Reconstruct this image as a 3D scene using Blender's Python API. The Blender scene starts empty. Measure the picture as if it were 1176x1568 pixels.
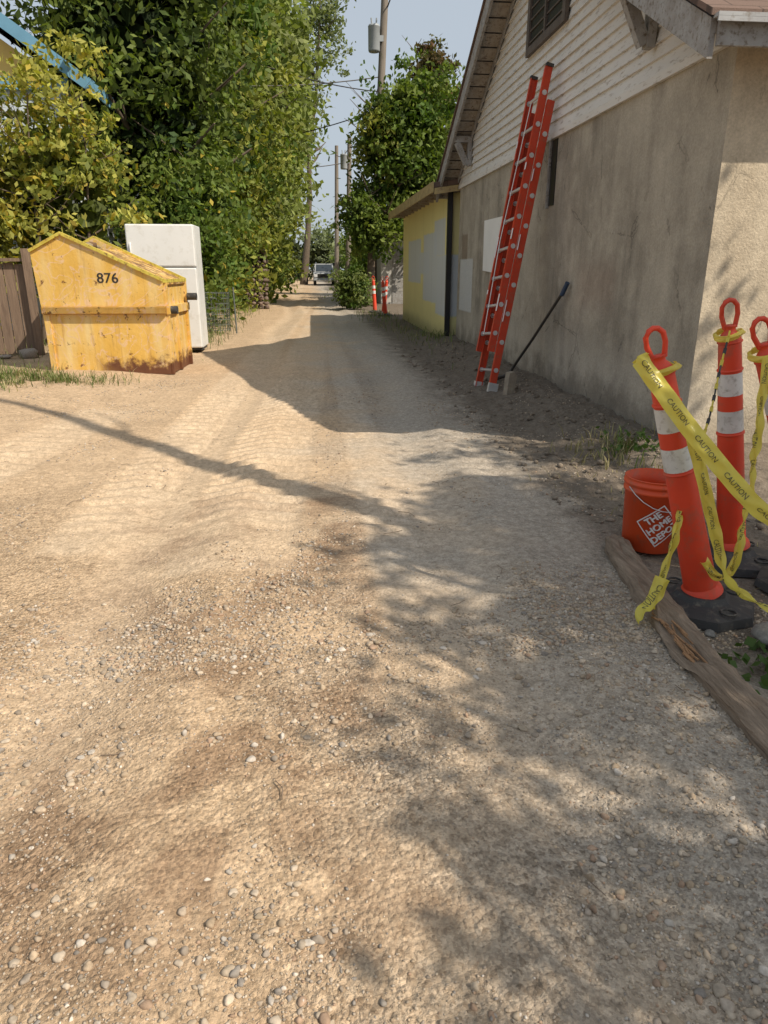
import bpy, math, random, bmesh
import numpy as np
from mathutils import Vector, Matrix, noise as mn
random.seed(7); RNG=np.random.default_rng(11)
scene=bpy.context.scene
COL=scene.collection
# ---------------------------------------------------------------- node helpers
def mat_new(name):
    m=bpy.data.materials.new(name); m.use_nodes=True
    nt=m.node_tree; nt.nodes.clear()
    out=nt.nodes.new('ShaderNodeOutputMaterial')
    p=nt.nodes.new('ShaderNodeBsdfPrincipled')
    nt.links.new(p.outputs[0],out.inputs[0])
    return m,nt,p,out
def setin(nt,sock,v):
    if isinstance(v,bpy.types.NodeSocket): nt.links.new(v,sock)
    else:
        if sock.type=='RGBA' and len(v)==3: v=(*v,1)
        sock.default_value=v
def coords(nt,which='Object'):
    return nt.nodes.new('ShaderNodeTexCoord').outputs[which]
def mapping(nt,vec,scale=(1,1,1),rot=(0,0,0),loc=(0,0,0)):
    n=nt.nodes.new('ShaderNodeMapping'); nt.links.new(vec,n.inputs[0])
    n.inputs['Scale'].default_value=scale; n.inputs['Rotation'].default_value=rot; n.inputs['Location'].default_value=loc
    return n.outputs[0]
def noise(nt,vec,scale,detail=4,rough=.55,dist=0):
    n=nt.nodes.new('ShaderNodeTexNoise'); nt.links.new(vec,n.inputs['Vector'])
    n.inputs['Scale'].default_value=scale; n.inputs['Detail'].default_value=min(detail,4)
    n.inputs['Roughness'].default_value=rough; n.inputs['Distortion'].default_value=dist
    return n.outputs[0]
def voro(nt,vec,scale,out='Distance',feature='F1',rnd=1):
    n=nt.nodes.new('ShaderNodeTexVoronoi'); n.feature=feature; nt.links.new(vec,n.inputs['Vector'])
    n.inputs['Scale'].default_value=scale; n.inputs['Randomness'].default_value=rnd
    return n.outputs[out]
def ramp(nt,fac,stops,interp='LINEAR'):
    n=nt.nodes.new('ShaderNodeValToRGB'); nt.links.new(fac,n.inputs[0]); cr=n.color_ramp; cr.interpolation=interp
    while len(cr.elements)<len(stops): cr.elements.new(.5)
    for e,(p,c) in zip(cr.elements,stops):
        e.position=p; e.color=(*c,1) if not isinstance(c,(int,float)) else (c,c,c,1)
    return n.outputs[0]
def mix(nt,fac,a,b,blend='MIX'):
    n=nt.nodes.new('ShaderNodeMix'); n.data_type='RGBA'; n.blend_type=blend
    setin(nt,n.inputs[0],fac); setin(nt,n.inputs[6],a); setin(nt,n.inputs[7],b)
    return n.outputs[2]
def mth(nt,op,a,b=0.0,clamp=False):
    n=nt.nodes.new('ShaderNodeMath'); n.operation=op; n.use_clamp=clamp
    setin(nt,n.inputs[0],a); setin(nt,n.inputs[1],b)
    return n.outputs[0]
def mrange(nt,v,a,b,c=0.0,d=1.0,smooth=True):
    n=nt.nodes.new('ShaderNodeMapRange'); n.interpolation_type='SMOOTHSTEP' if smooth else 'LINEAR'
    setin(nt,n.inputs[0],v)
    for i,x in enumerate((a,b,c,d)): n.inputs[i+1].default_value=x
    return n.outputs[0]
def sep(nt,vec):
    n=nt.nodes.new('ShaderNodeSeparateXYZ'); nt.links.new(vec,n.inputs[0]); return n.outputs
def bump(nt,p,h,strength=.5,dist=.02):
    n=nt.nodes.new('ShaderNodeBump'); nt.links.new(h,n.inputs['Height'])
    setin(nt,n.inputs['Strength'],strength); n.inputs['Distance'].default_value=dist
    nt.links.new(n.outputs[0],p.inputs['Normal']); return n
def simple(name,c1,c2=None,scale=6,rough=.7,bstr=.2,bscale=60,metal=0,detail=5,coord='Object',grime=None):
    m,nt,p,o=mat_new(name); co=coords(nt,coord)
    c2=c2 or tuple(x*.75 for x in c1)
    f=ramp(nt,noise(nt,co,scale,detail,.6),[(.3,0.),(.7,1.)])
    c=mix(nt,f,c1,c2)
    if grime:
        g=ramp(nt,noise(nt,co,scale*3.3,6,.7),[(.52,0.),(.68,1.)])
        c=mix(nt,g,c,grime)
    setin(nt,p.inputs['Base Color'],c); p.inputs['Roughness'].default_value=rough; p.inputs['Metallic'].default_value=metal
    if bstr>.04: bump(nt,p,noise(nt,co,bscale,3,.6),bstr,.01)
    return m
def rectmask(nt,a,b,a0,a1,b0,b1,soft=.01):
    m=mth(nt,'MULTIPLY',mrange(nt,a,a0-soft,a0+soft),mrange(nt,a,a1-soft,a1+soft,1.,0.))
    n=mth(nt,'MULTIPLY',mrange(nt,b,b0-soft,b0+soft),mrange(nt,b,b1-soft,b1+soft,1.,0.))
    return mth(nt,'MULTIPLY',m,n)
# ---------------------------------------------------------------- mesh builder
class B:
    def __init__(s): s.v=[];s.f=[];s.m=[];s.sm=[];s.mats=[]
    def mi(s,mat):
        if mat not in s.mats: s.mats.append(mat)
        return s.mats.index(mat)
    def add(s,vs,fs,mat,smooth=False,M=None):
        o=len(s.v)
        for v in vs:
            v=Vector(v)
            if M is not None: v=M@v
            s.v.append(tuple(v))
        k=s.mi(mat)
        for f in fs: s.f.append([i+o for i in f]); s.m.append(k); s.sm.append(smooth)
    def box(s,lo,hi,mat,M=None,bev=0):
        x0,y0,z0=lo;x1,y1,z1=hi
        if bev:
            bm=bmesh.new(); bmesh.ops.create_cube(bm,size=1)
            for v in bm.verts: v.co=Vector(((x0+x1)/2+v.co.x*(x1-x0),(y0+y1)/2+v.co.y*(y1-y0),(z0+z1)/2+v.co.z*(z1-z0)))
            bmesh.ops.bevel(bm,geom=bm.edges[:],offset=bev,segments=2,affect='EDGES',profile=.5)
            bm.verts.index_update()
            s.add([v.co for v in bm.verts],[[v.index for v in f.verts] for f in bm.faces],mat,False,M); bm.free(); return
        s.add([(x0,y0,z0),(x1,y0,z0),(x1,y1,z0),(x0,y1,z0),(x0,y0,z1),(x1,y0,z1),(x1,y1,z1),(x0,y1,z1)],
              [(0,3,2,1),(4,5,6,7),(0,1,5,4),(1,2,6,5),(2,3,7,6),(3,0,4,7)],mat,False,M)
    def prism(s,poly,axis,a,b,mat,M=None):
        def P(q,t): return {'x':(t,q[0],q[1]),'y':(q[0],t,q[1]),'z':(q[0],q[1],t)}[axis]
        n=len(poly)
        vs=[P(q,a) for q in poly]+[P(q,b) for q in poly]
        fs=[list(range(n)),list(range(2*n-1,n-1,-1))]+[(i,i+n,(i+1)%n+n,(i+1)%n) for i in range(n)]
        s.add(vs,fs,mat,False,M)
    def beam(s,p0,p1,w,h,mat,up=(0,0,1)):
        p0=Vector(p0);p1=Vector(p1);d=p1-p0;L=d.length;d.normalize()
        u=Vector(up); x=d.cross(u).normalized(); z=x.cross(d)
        M=Matrix((( x.x,d.x,z.x,p0.x),(x.y,d.y,z.y,p0.y),(x.z,d.z,z.z,p0.z),(0,0,0,1)))
        s.box((-w/2,0,-h/2),(w/2,L,h/2),mat,M)
    def tube(s,pts,rad,mat,n=10,cap=True,smooth=True):
        pts=[Vector(p) for p in pts]
        if not hasattr(rad,'__len__'): rad=[rad]*len(pts)
        vs=[];fs=[]
        ref=Vector((0.13,.31,1)).normalized()
        d0=(pts[-1]-pts[0]).normalized()
        if abs(d0.dot(ref))>.9: ref=Vector((1,.1,.05)).normalized()
        for i,p in enumerate(pts):
            d=(pts[min(i+1,len(pts)-1)]-pts[max(i-1,0)])
            if d.length<1e-6: d=d0.copy()
            d.normalize(); x=d.cross(ref)
            if x.length<1e-3: x=Vector((1,0,0))
            x.normalize(); y=d.cross(x)
            for k in range(n):
                a=2*math.pi*k/n; vs.append(p+(x*math.cos(a)+y*math.sin(a))*rad[i])
        for i in range(len(pts)-1):
            for k in range(n):
                fs.append((i*n+k,i*n+(k+1)%n,(i+1)*n+(k+1)%n,(i+1)*n+k))
        s.add(vs,fs,mat,smooth)
        if cap:
            s.add(vs[:n],[list(range(n))[::-1]],mat); s.add(vs[-n:],[list(range(n))],mat)
    def lathe(s,prof,mat,n=24,M=None,smooth=True):
        vs=[];fs=[]
        for r,z in prof:
            for k in range(n):
                a=2*math.pi*k/n; vs.append((r*math.cos(a),r*math.sin(a),z))
        for i in range(len(prof)-1):
            for k in range(n): fs.append((i*n+k,i*n+(k+1)%n,(i+1)*n+(k+1)%n,(i+1)*n+k))
        s.add(vs,fs,mat,smooth,M)
    def obj(s,name,parent=None,loc=None):
        me=bpy.data.meshes.new(name); me.from_pydata(s.v,[],s.f)
        for m in s.mats: me.materials.append(m)
        me.polygons.foreach_set('material_index',s.m); me.polygons.foreach_set('use_smooth',s.sm); me.update()
        o=bpy.data.objects.new(name,me); COL.objects.link(o)
        if loc: o.location=loc
        if parent: o.parent=parent
        return o
def empty(name,loc=(0,0,0),rotz=0):
    e=bpy.data.objects.new(name,None); e.empty_display_size=.3; e.location=loc; e.rotation_euler=(0,0,rotz); COL.objects.link(e); return e
def np_mesh(name,V,F,mat,parent=None,cols=None,smooth=False):
    V=np.asarray(V,dtype=np.float32);F=np.asarray(F,dtype=np.int32)
    me=bpy.data.meshes.new(name); me.vertices.add(len(V)); me.vertices.foreach_set('co',V.ravel())
    k=F.shape[1]; me.loops.add(F.size); me.loops.foreach_set('vertex_index',F.ravel())
    me.polygons.add(len(F)); me.polygons.foreach_set('loop_start',np.arange(0,F.size,k,dtype=np.int32))
    me.update(calc_edges=True); me.validate()
    me.polygons.foreach_set('use_smooth',np.full(len(F),smooth))
    if cols is not None:
        at=me.color_attributes.new('tint','FLOAT_COLOR','POINT')
        c=np.ones((len(V),4),dtype=np.float32); c[:,:3]=cols; at.data.foreach_set('color',c.ravel())
    me.materials.append(mat)
    o=bpy.data.objects.new(name,me); COL.objects.link(o)
    if parent: o.parent=parent
    return o
def text_verts(body,size):
    cu=bpy.data.curves.new('txt','FONT'); cu.body=body; cu.size=size; cu.align_x='CENTER'; cu.align_y='CENTER'; cu.resolution_u=3
    ob=bpy.data.objects.new('txt',cu); COL.objects.link(ob)
    dg=bpy.context.evaluated_depsgraph_get(); dg.update()
    me=bpy.data.meshes.new_from_object(ob.evaluated_get(dg))
    vs=[v.co.copy() for v in me.vertices]; fs=[list(p.vertices) for p in me.polygons]
    bpy.data.objects.remove(ob); bpy.data.curves.remove(cu); bpy.data.meshes.remove(me)
    return vs,fs
# ---------------------------------------------------------------- terrain height
def sst(a,b,x):
    t=min(1,max(0,(x-a)/(b-a))); return t*t*(3-2*t)
TRK=((-1.10,.25,3.3,9.5,0,.030,0.03),(-.38,.33,2.9,10,1.3,.032,.05),(-2.25,.28,2.2,6.6,.5,.022,.12),(1.15,.2,3.0,6.5,.2,.016,-.05),(.38,.15,2.0,9,2.,.014,.0))
def gh(x,y):
    z=0
    near=1-sst(25,50,abs(y))
    z+=near*(.02*mn.noise(Vector((x*.5,y*.5,3)))+.012*mn.noise(Vector((x*1.9,y*1.9,1)))+.007*mn.noise(Vector((x*6,y*6,2))))
    if -1<y<16 and abs(x)<6:
        z+=.004*mn.noise(Vector((x*17,y*17,5)))
        for (xc,hw,ya,yb_,ph,am,dr) in TRK:
            xx=x-xc-dr*(y-4.5)
            if abs(xx)<hw and ya<y<yb_:
                e=sst(hw,hw*.8,abs(xx))*sst(ya,ya+1.2,y)*sst(yb_,yb_-1.5,y)
                e*=max(0,min(1,.75+1.3*mn.noise(Vector((x*1.2,y*.9,31)))))
                s_=math.sin(6.283*y/.16+ph+(abs(xx)*9 if hw>.2 else 0)+1.0*mn.noise(Vector((x*2,y*2,8))))
                z+=am*e*(max(-.5,min(.5,s_*1.3))-.5)
        mk=sst(1.35,1.8,x)*sst(3.0,4.2,y)*(1-sst(12,15,y))
        if mk>0: z+=mk*.04*abs(mn.noise(Vector((x*7,y*7,12))))+mk*.018*mn.noise(Vector((x*15,y*15,13)))
    z+=.11*sst(1.75,2.6,x)*sst(3.6,5.2,y)*(1-sst(13,16,y))*(1+.5*mn.noise(Vector((x*2,y*2,9))))
    z+=.07*sst(-1.6,-3.0,x) if x<-1.6 else 0
    wob=.12*math.sin(y*.5)
    z-=near*(.034*math.exp(-((x+.75+wob)/.2)**2)+.032*math.exp(-((x-.75+wob)/.2)**2)-.016*math.exp(-((x+.35+wob)/.12)**2)-.016*math.exp(-((x-1.08+wob)/.12)**2))
    z-=.05*sst(1.35,1.5,x)*(1-sst(2.9,3.6,y))
    return z
# ---------------------------------------------------------------- world / sun / camera
sundir=Vector((.8,-.6,1.0)).normalized()
w=bpy.data.worlds.new("World"); scene.world=w; w.use_nodes=True
wn=w.node_tree; bg=wn.nodes['Background']
sky=wn.nodes.new('ShaderNodeTexSky'); sky.sky_type='NISHITA'; sky.sun_disc=False
sky.sun_elevation=math.radians(45); sky.sun_rotation=math.radians(126.9)
sky.dust_density=5.0; sky.air_density=1.0; sky.ozone_density=1.0; sky.altitude=300
hz=wn.nodes.new('ShaderNodeMix'); hz.data_type='RGBA'; hz.inputs[0].default_value=.68
wn.links.new(sky.outputs[0],hz.inputs[6]); hz.inputs[7].default_value=(7.2,8.0,8.8,1)
wn.links.new(hz.outputs[2],bg.inputs[0]); bg.inputs[1].default_value=.09
L=bpy.data.lights.new('sun','SUN'); L.energy=5.0; L.angle=math.radians(.5); L.color=(1,.90,.75)
lo=bpy.data.objects.new('sun',L); COL.objects.link(lo); lo.rotation_euler=sundir.to_track_quat('Z','Y').to_euler(); lo.location=(8,-6,12)
cam=bpy.data.cameras.new('camera'); co=bpy.data.objects.new('camera',cam); COL.objects.link(co)
cam.sensor_fit='VERTICAL'; cam.sensor_height=24; cam.lens=24*1080/1568; cam.clip_end=1000; cam.clip_start=.05
co.location=(0,0,1.3); co.rotation_euler=(math.radians(71),0,math.radians(-5.65)); scene.camera=co
scene.view_settings.view_transform='Standard'; scene.view_settings.look='None'; scene.view_settings.exposure=0
# ---------------------------------------------------------------- ground
def ground_mat():
    m,nt,p,o=mat_new('gravel_dirt'); c=coords(nt); x,y,z=sep(nt,c)
    n1=noise(nt,c,.9,4,.6); n2=noise(nt,c,3.5,4,.65); n3=noise(nt,c,26,4,.7)
    tan=mix(nt,ramp(nt,n2,[(.3,0.),(.7,1.)]),(.58,.43,.285),(.46,.34,.225))
    gray=mix(nt,n2,(.42,.375,.315),(.35,.31,.265))
    gx=mth(nt,'ADD',x,mth(nt,'MULTIPLY',mth(nt,'SUBTRACT',n1,.5),2.6))
    gm=mth(nt,'MULTIPLY',mrange(nt,gx,-.3,1.1),.95)
    base=mix(nt,gm,tan,gray)
    yy=mth(nt,'ADD',y,mth(nt,'MULTIPLY',n1,.6))
    bm_=mth(nt,'MULTIPLY',rectmask(nt,mth(nt,'ADD',x,mth(nt,'MULTIPLY',n2,.4)),yy,-.85,.45,1.2,4.6,.25),ramp(nt,noise(nt,c,2.4,4,.6,.6),[(.46,0.),(.60,1.)]))
    base=mix(nt,mth(nt,'MULTIPLY',bm_,.7),base,(.27,.175,.11))
    # compacted tracks
    d1=mth(nt,'MULTIPLY',mth(nt,'SUBTRACT',y,4.5),.04)
    xd=mth(nt,'SUBTRACT',x,d1)
    T=mth(nt,'MAXIMUM',mth(nt,'MAXIMUM',rectmask(nt,xd,y,-1.33,-.87,3.3,30,.06),rectmask(nt,xd,y,-.70,-.06,3.,30,.07)),
        mth(nt,'MAXIMUM',rectmask(nt,x,y,.24,.52,2.2,20,.04),rectmask(nt,mth(nt,'SUBTRACT',x,mth(nt,'MULTIPLY',mth(nt,'SUBTRACT',y,4.5),.12)),y,-2.5,-2.0,1.,7,.08)))
    T=mth(nt,'MULTIPLY',T,ramp(nt,n1,[(.35,.35),(.6,1.)]))
    wob=mth(nt,'MULTIPLY',mth(nt,'SINE',mth(nt,'MULTIPLY',y,.5)),.12)
    wl=mrange(nt,mth(nt,'ABSOLUTE',mth(nt,'SUBTRACT',mth(nt,'ABSOLUTE',mth(nt,'ADD',x,wob)),.75)),.05,.3,.6,0.)
    T=mth(nt,'MAXIMUM',T,mth(nt,'MULTIPLY',wl,mrange(nt,y,1.2,2.4)))
    base=mix(nt,mth(nt,'MULTIPLY',T,.5),base,mix(nt,gm,(.62,.50,.365),(.47,.425,.365)))
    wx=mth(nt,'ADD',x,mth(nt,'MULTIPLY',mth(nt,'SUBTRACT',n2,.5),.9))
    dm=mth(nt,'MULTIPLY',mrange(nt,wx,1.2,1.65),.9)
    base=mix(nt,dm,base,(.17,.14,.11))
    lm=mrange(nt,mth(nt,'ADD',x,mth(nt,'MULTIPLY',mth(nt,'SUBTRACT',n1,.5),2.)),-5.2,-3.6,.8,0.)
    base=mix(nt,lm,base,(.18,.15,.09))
    v1=nt.nodes.new('ShaderNodeTexVoronoi'); v1.inputs['Scale'].default_value=68; nt.links.new(c,v1.inputs['Vector'])
    v2=nt.nodes.new('ShaderNodeTexVoronoi'); v2.inputs['Scale'].default_value=160; nt.links.new(c,v2.inputs['Vector'])
    nearm=mrange(nt,mth(nt,'ADD',y,mth(nt,'MULTIPLY',x,.5)),2.2,4.2,1.,.4)
    patch=mth(nt,'MULTIPLY',mth(nt,'MULTIPLY',ramp(nt,n1,[(.38,0.25),(.60,1.)]),nearm),mth(nt,'SUBTRACT',1.,mth(nt,'MULTIPLY',T,.85)))
    cv=ramp(nt,sep(nt,v1.outputs['Color'])[0],[(0.,(.62,.59,.56)),(.35,(.98,.96,.94)),(.8,(1.,1.,1.)),(1.,(1.3,1.28,1.25))])
    base=mix(nt,patch,base,mix(nt,1.,base,cv,'MULTIPLY'))
    cv2=ramp(nt,sep(nt,v2.outputs['Color'])[1],[(0.,(.6,.58,.56)),(.5,(1.,1.,1.)),(1.,(1.3,1.29,1.26))])
    base=mix(nt,mth(nt,'ADD',mth(nt,'MULTIPLY',patch,.55),.3),base,mix(nt,1.,base,cv2,'MULTIPLY'))
    base=mix(nt,.6,base,mix(nt,1.,base,ramp(nt,n3,[(.3,(.5,.48,.45)),(.7,(1.3,1.3,1.3))]),'MULTIPLY'))
    setin(nt,p.inputs['Base Color'],base); p.inputs['Roughness'].default_value=.95; p.inputs['Specular IOR Level'].default_value=.12
    w1=nt.nodes.new('ShaderNodeTexVoronoi'); w1.inputs['Scale'].default_value=68; nt.links.new(c,w1.inputs['Vector'])
    h=mth(nt,'ADD',mth(nt,'MULTIPLY',w1.outputs['Distance'],-.8),mth(nt,'MULTIPLY',noise(nt,c,45,4,.75),1.5))
    bump(nt,p,h,mth(nt,'ADD',.35,mth(nt,'MULTIPLY',patch,.6)),.012)
    return m
xs=np.array([-300,-120,-60,-30,-20,-14,-10,-8,-7,-6,-5.4,-5,-4.7,-4.4,-4.2,-4,-3.8,-3.6,-3.5]+list(np.arange(-3.4,3.0,.025))+[3.1,3.3,3.6,4,4.5,5,6,8,11,15,22,35,60,120,300])
ys=np.array([-60,-30,-15,-8,-4,-2,-1,-.4,0,.3]+list(np.arange(.5,2,.03))+list(np.arange(2,8.5,.02))+list(np.arange(8.5,12,.04))+list(np.arange(12,22,.15))+list(np.arange(22,40,.5))+[42,45,50,60,75,100,150,300,700])
nx,ny=len(xs),len(ys)
V=np.zeros((ny,nx,3)); V[:,:,0]=xs[None,:]; V[:,:,1]=ys[:,None]
for j,y in enumerate(ys):
    for i,x in enumerate(xs):
        V[j,i,2]=gh(x,y)
idx=np.arange(nx*ny).reshape(ny,nx)
F=np.stack([idx[:-1,:-1],idx[:-1,1:],idx[1:,1:],idx[1:,:-1]],-1).reshape(-1,4)
GM=ground_mat()
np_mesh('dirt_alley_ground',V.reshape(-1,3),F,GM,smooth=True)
def tint_mat(name,rough=.8,transl=0,nscale=0,var=.25):
    m,nt,p,o=mat_new(name)
    a=nt.nodes.new('ShaderNodeAttribute'); a.attribute_name='tint'
    col=a.outputs['Color']
    if nscale: col=mix(nt,1.,col,ramp(nt,noise(nt,coords(nt),nscale,2,.6),[(.25,(1-var,)*3),(.75,(1+var,)*3)]),'MULTIPLY')
    setin(nt,p.inputs['Base Color'],col); p.inputs['Roughness'].default_value=rough; p.inputs['Specular IOR Level'].default_value=.22
    if transl:
        t=nt.nodes.new('ShaderNodeBsdfTranslucent'); setin(nt,t.inputs[0],mix(nt,1.,col,(1.3,1.4,.5),'MULTIPLY'))
        ms=nt.nodes.new('ShaderNodeMixShader'); ms.inputs[0].default_value=transl
        nt.links.new(p.outputs[0],ms.inputs[1]); nt.links.new(t.outputs[0],ms.inputs[2]); nt.links.new(ms.outputs[0],o.inputs[0])
    return m
STONE=tint_mat('pebble_stone',.95,0,80,.25)
LEAF=tint_mat('leaf_green',.6,.32)
GRASS=tint_mat('grass_blade',.7,.2)
def ico(sub):
    bm=bmesh.new(); bmesh.ops.create_icosphere(bm,subdivisions=sub,radius=1); bm.verts.index_update()
    v=np.array([v.co[:] for v in bm.verts]); f=np.array([[q.index for q in p.verts] for p in bm.faces]); bm.free(); return v,f
def rocks(name,P,S,sub,cols,parent=None,flat=.65,sink=.25,smooth=True):
    bv,bf=ico(sub); n=len(P); nv=len(bv)
    sc=np.stack([RNG.uniform(.75,1.35,n),RNG.uniform(.6,1.1,n),RNG.uniform(.45,.85,n)*flat/.65],-1)
    a=RNG.uniform(0,6.28,n); ca,sa=np.cos(a),np.sin(a)
    lump=1+.22*np.sin(bv[None,:,0]*3.1+RNG.uniform(0,6,(n,1)))*np.cos(bv[None,:,1]*2.7+RNG.uniform(0,6,(n,1)))+.16*np.sin(bv[None,:,2]*4+RNG.uniform(0,6,(n,1)))+RNG.normal(0,.07,(n,nv))
    v=bv[None]*lump[...,None]*sc[:,None,:]
    X=v[...,0]*ca[:,None]-v[...,1]*sa[:,None]; Y=v[...,0]*sa[:,None]+v[...,1]*ca[:,None]
    W=np.stack([X,Y,v[...,2]],-1)*S[:,None,None]
    W+=P[:,None,:]; W[...,2]+=(S*sc[:,2]*(1-2*sink))[:,None]
    Fc=(bf[None]+(np.arange(n)*nv)[:,None,None]).reshape(-1,3)
    C=np.repeat(cols,nv,axis=0)
    return np_mesh(name,W.reshape(-1,3),Fc,STONE,parent,C,smooth)
pal=np.array([(.50,.39,.28),(.46,.35,.24),(.40,.33,.26),(.56,.46,.35),(.42,.29,.20),(.33,.29,.25),(.50,.40,.29),(.47,.37,.26),(.44,.35,.26),(.52,.43,.33),(.38,.31,.24),(.60,.53,.45)])*.9
def pebfield(n,x0,x1,y0,y1,smin,smax,sub,name,pw=2.0,bias=.35,sink=.30,trk=True):
    P=[];S=[]
    while len(P)<n:
        x=random.uniform(x0,x1);y=y0+(y1-y0)*random.random()**1.5
        d=mn.noise(Vector((x*1.3,y*1.1,7)))*.9+mn.noise(Vector((x*3.7,y*3.2,17)))*.6+bias
        if y<2.6: d+=.15
        if y+.5*x>3.4: d-=.22
        if trk and y>2.2:
            for q in TRK:
                if abs(x-q[0]-q[6]*(y-4.5))<q[1] and q[2]<y<q[3]: d-=.45
        if abs(abs(x+.12*math.sin(y*.5))-.75)<.18 and y>1.8: d-=.3
        if random.random()<d:
            s=smin*(smax/smin)**(random.random()**pw)
            P.append((x,y,gh(x,y)));S.append(s)
    k=RNG.integers(0,len(pal),n); c=pal[k]*RNG.uniform(.75,1.1,(n,1))
    return rocks(name,np.array(P),np.array(S),sub,c,sink=sink)
gp=empty('gravel')
for o in (pebfield(7000,-1.5,1.35,.6,3.4,.004,.0125,2,'pebbles_near',2.3,.38,.34),
          pebfield(11000,-3.2,2.5,2.2,9,.0045,.0105,1,'pebbles_far',2,.35,.34),
          pebfield(32000,-1.6,1.4,.6,3.6,.0020,.0045,1,'grit',1.3,.6)): o.parent=gp
# ---------------------------------------------------------------- foliage generators
def leafset(C,size,col,up=.35,aspect=.5):
    n=len(C)
    a=RNG.normal(size=(n,3)); a[:,2]-=.3; a/=np.linalg.norm(a,axis=1)[:,None]
    nrm=RNG.normal(size=(n,3)); nrm+=np.array(sundir)*up*2
    b=np.cross(nrm,a); b/=np.linalg.norm(b,axis=1)[:,None]
    s=size*RNG.uniform(.6,1.25,n)[:,None]
    V=np.stack([C-a*s*.5,C-a*s*.02+b*s*aspect*.5,C+a*s*.5,C-a*s*.02-b*s*aspect*.5],1)
    return V.reshape(-1,3),np.repeat(col,4,axis=0)
def crown(cen,rad,ncl,per,clr,size,c_a,c_b,shell=.55,core=.10,yellow=0,lump=.45,aspect=.52,seed=0):
    cen=np.array(cen);rad=np.array(rad)
    d=RNG.normal(size=(ncl,3)); d/=np.linalg.norm(d,axis=1)[:,None]
    r=RNG.uniform(shell,1.0,ncl)
    lm=np.array([1+lump*(mn.noise(Vector(q)*2.1+Vector((seed,seed*2,0)))+.6*mn.noise(Vector(q)*5+Vector((0,seed,0)))) for q in d])
    cc=cen+d*(r*lm)[:,None]*rad
    cr=clr*RNG.uniform(.45,1.4,ncl)
    C=(cc[:,None,:]+RNG.normal(size=(ncl,per,3))*cr[:,None,None]*np.array([.55,.55,.34])).reshape(-1,3)
    t=np.clip(RNG.normal(.45,.35,ncl),0,1)
    ca,cb=np.array(c_a),np.array(c_b)
    col=ca*(1-t)[:,None]+cb*t[:,None]
    col=np.repeat(col,per,axis=0)*RNG.uniform(.65,1.3,(ncl*per,1))
    if yellow>0:
        k=RNG.random(ncl*per)<yellow; col[k]=np.array([.40,.31,.045])*RNG.uniform(.6,1.2,(k.sum(),1))
    keep=C[:,2]>.05
    C=C[keep];col=col[keep]
    V,K=leafset(C,size,col,aspect=aspect)
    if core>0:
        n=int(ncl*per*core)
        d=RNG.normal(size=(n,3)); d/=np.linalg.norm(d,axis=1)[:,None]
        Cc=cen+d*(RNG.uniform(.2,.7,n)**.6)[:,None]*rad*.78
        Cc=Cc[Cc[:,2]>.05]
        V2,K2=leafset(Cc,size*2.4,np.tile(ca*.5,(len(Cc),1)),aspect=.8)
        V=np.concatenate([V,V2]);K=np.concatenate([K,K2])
    return V,K
def leafobj(name,parts,parent):
    V=np.concatenate([p[0] for p in parts]);K=np.concatenate([p[1] for p in parts])
    return np_mesh(name,V,np.arange(len(V)).reshape(-1,4),LEAF,parent,K)
BARK=simple('bark',(.16,.12,.085),(.09,.07,.05),9,.9,.8,30)
def limbs(parent,base,top,r,spread,nl,seed=1,name='trunk',r_top=None,zmin=.35):
    rr=random.Random(seed); b=B(); base=Vector(base);top=Vector(top)
    pts=[base.lerp(top,t)+Vector((rr.uniform(-.1,.1),rr.uniform(-.1,.1),0))*(r*6 if 0<t<1 else 0) for t in [0,.15,.3,.45,.6,.8,1]]
    rad=[r*(1.25 if i==0 else 1-.8*i/6) for i in range(7)]
    b.tube(pts,rad,BARK,10)
    for k in range(nl):
        t=rr.uniform(zmin,.95); p=base.lerp(top,t); ang=rr.uniform(0,6.28); ln=spread*rr.uniform(.5,1)
        q=p+Vector((math.cos(ang)*ln,math.sin(ang)*ln,ln*rr.uniform(.3,.9)))
        mdl=p.lerp(q,.5)+Vector((0,0,-.1*ln))
        r0=r*(1-.8*t)*.6
        b.tube([p,mdl,q],[r0,r0*.6,r0*.2],BARK,6)
        for j in range(2):
            q2=mdl+Vector((rr.uniform(-1,1),rr.uniform(-1,1),rr.uniform(.1,.9)))*ln*.5
            b.tube([mdl,q2],[r0*.45,r0*.12],BARK,5)
    return b.obj(name,parent)
G1=(.075,.13,.022);G2=(.18,.225,.045);GY=(.30,.30,.06);GD=(.04,.075,.02);GF=(.22,.25,.09);GB=(.40,.38,.085)  # GF: paler, duller far green with haze put into the colour
def tree(name,base,top,r,crowns,spread,nl,seed):
    e=empty(name,(0,0,0)); limbs(e,base,top,r,spread,nl,seed); leafobj('foliage',crowns,e); return e
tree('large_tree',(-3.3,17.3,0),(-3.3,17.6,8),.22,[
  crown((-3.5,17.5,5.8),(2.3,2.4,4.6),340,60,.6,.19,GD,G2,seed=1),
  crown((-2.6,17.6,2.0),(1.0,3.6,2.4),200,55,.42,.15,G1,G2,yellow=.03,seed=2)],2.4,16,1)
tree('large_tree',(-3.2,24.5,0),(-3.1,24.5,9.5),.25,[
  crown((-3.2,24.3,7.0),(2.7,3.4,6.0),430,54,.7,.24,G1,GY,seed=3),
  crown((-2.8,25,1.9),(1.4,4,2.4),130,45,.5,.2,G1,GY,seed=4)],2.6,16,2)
tree('large_tree',(-3.2,34,0),(-3.0,34,12),.28,[
  crown((-3.1,34,8.5),(3.1,4.5,8.2),480,48,.9,.33,G2,GF,lump=.3,seed=5),
  crown((-2.8,34,2.2),(2.0,4,2.8),120,44,.6,.28,G1,GY,seed=25)],3,14,3)
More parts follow.
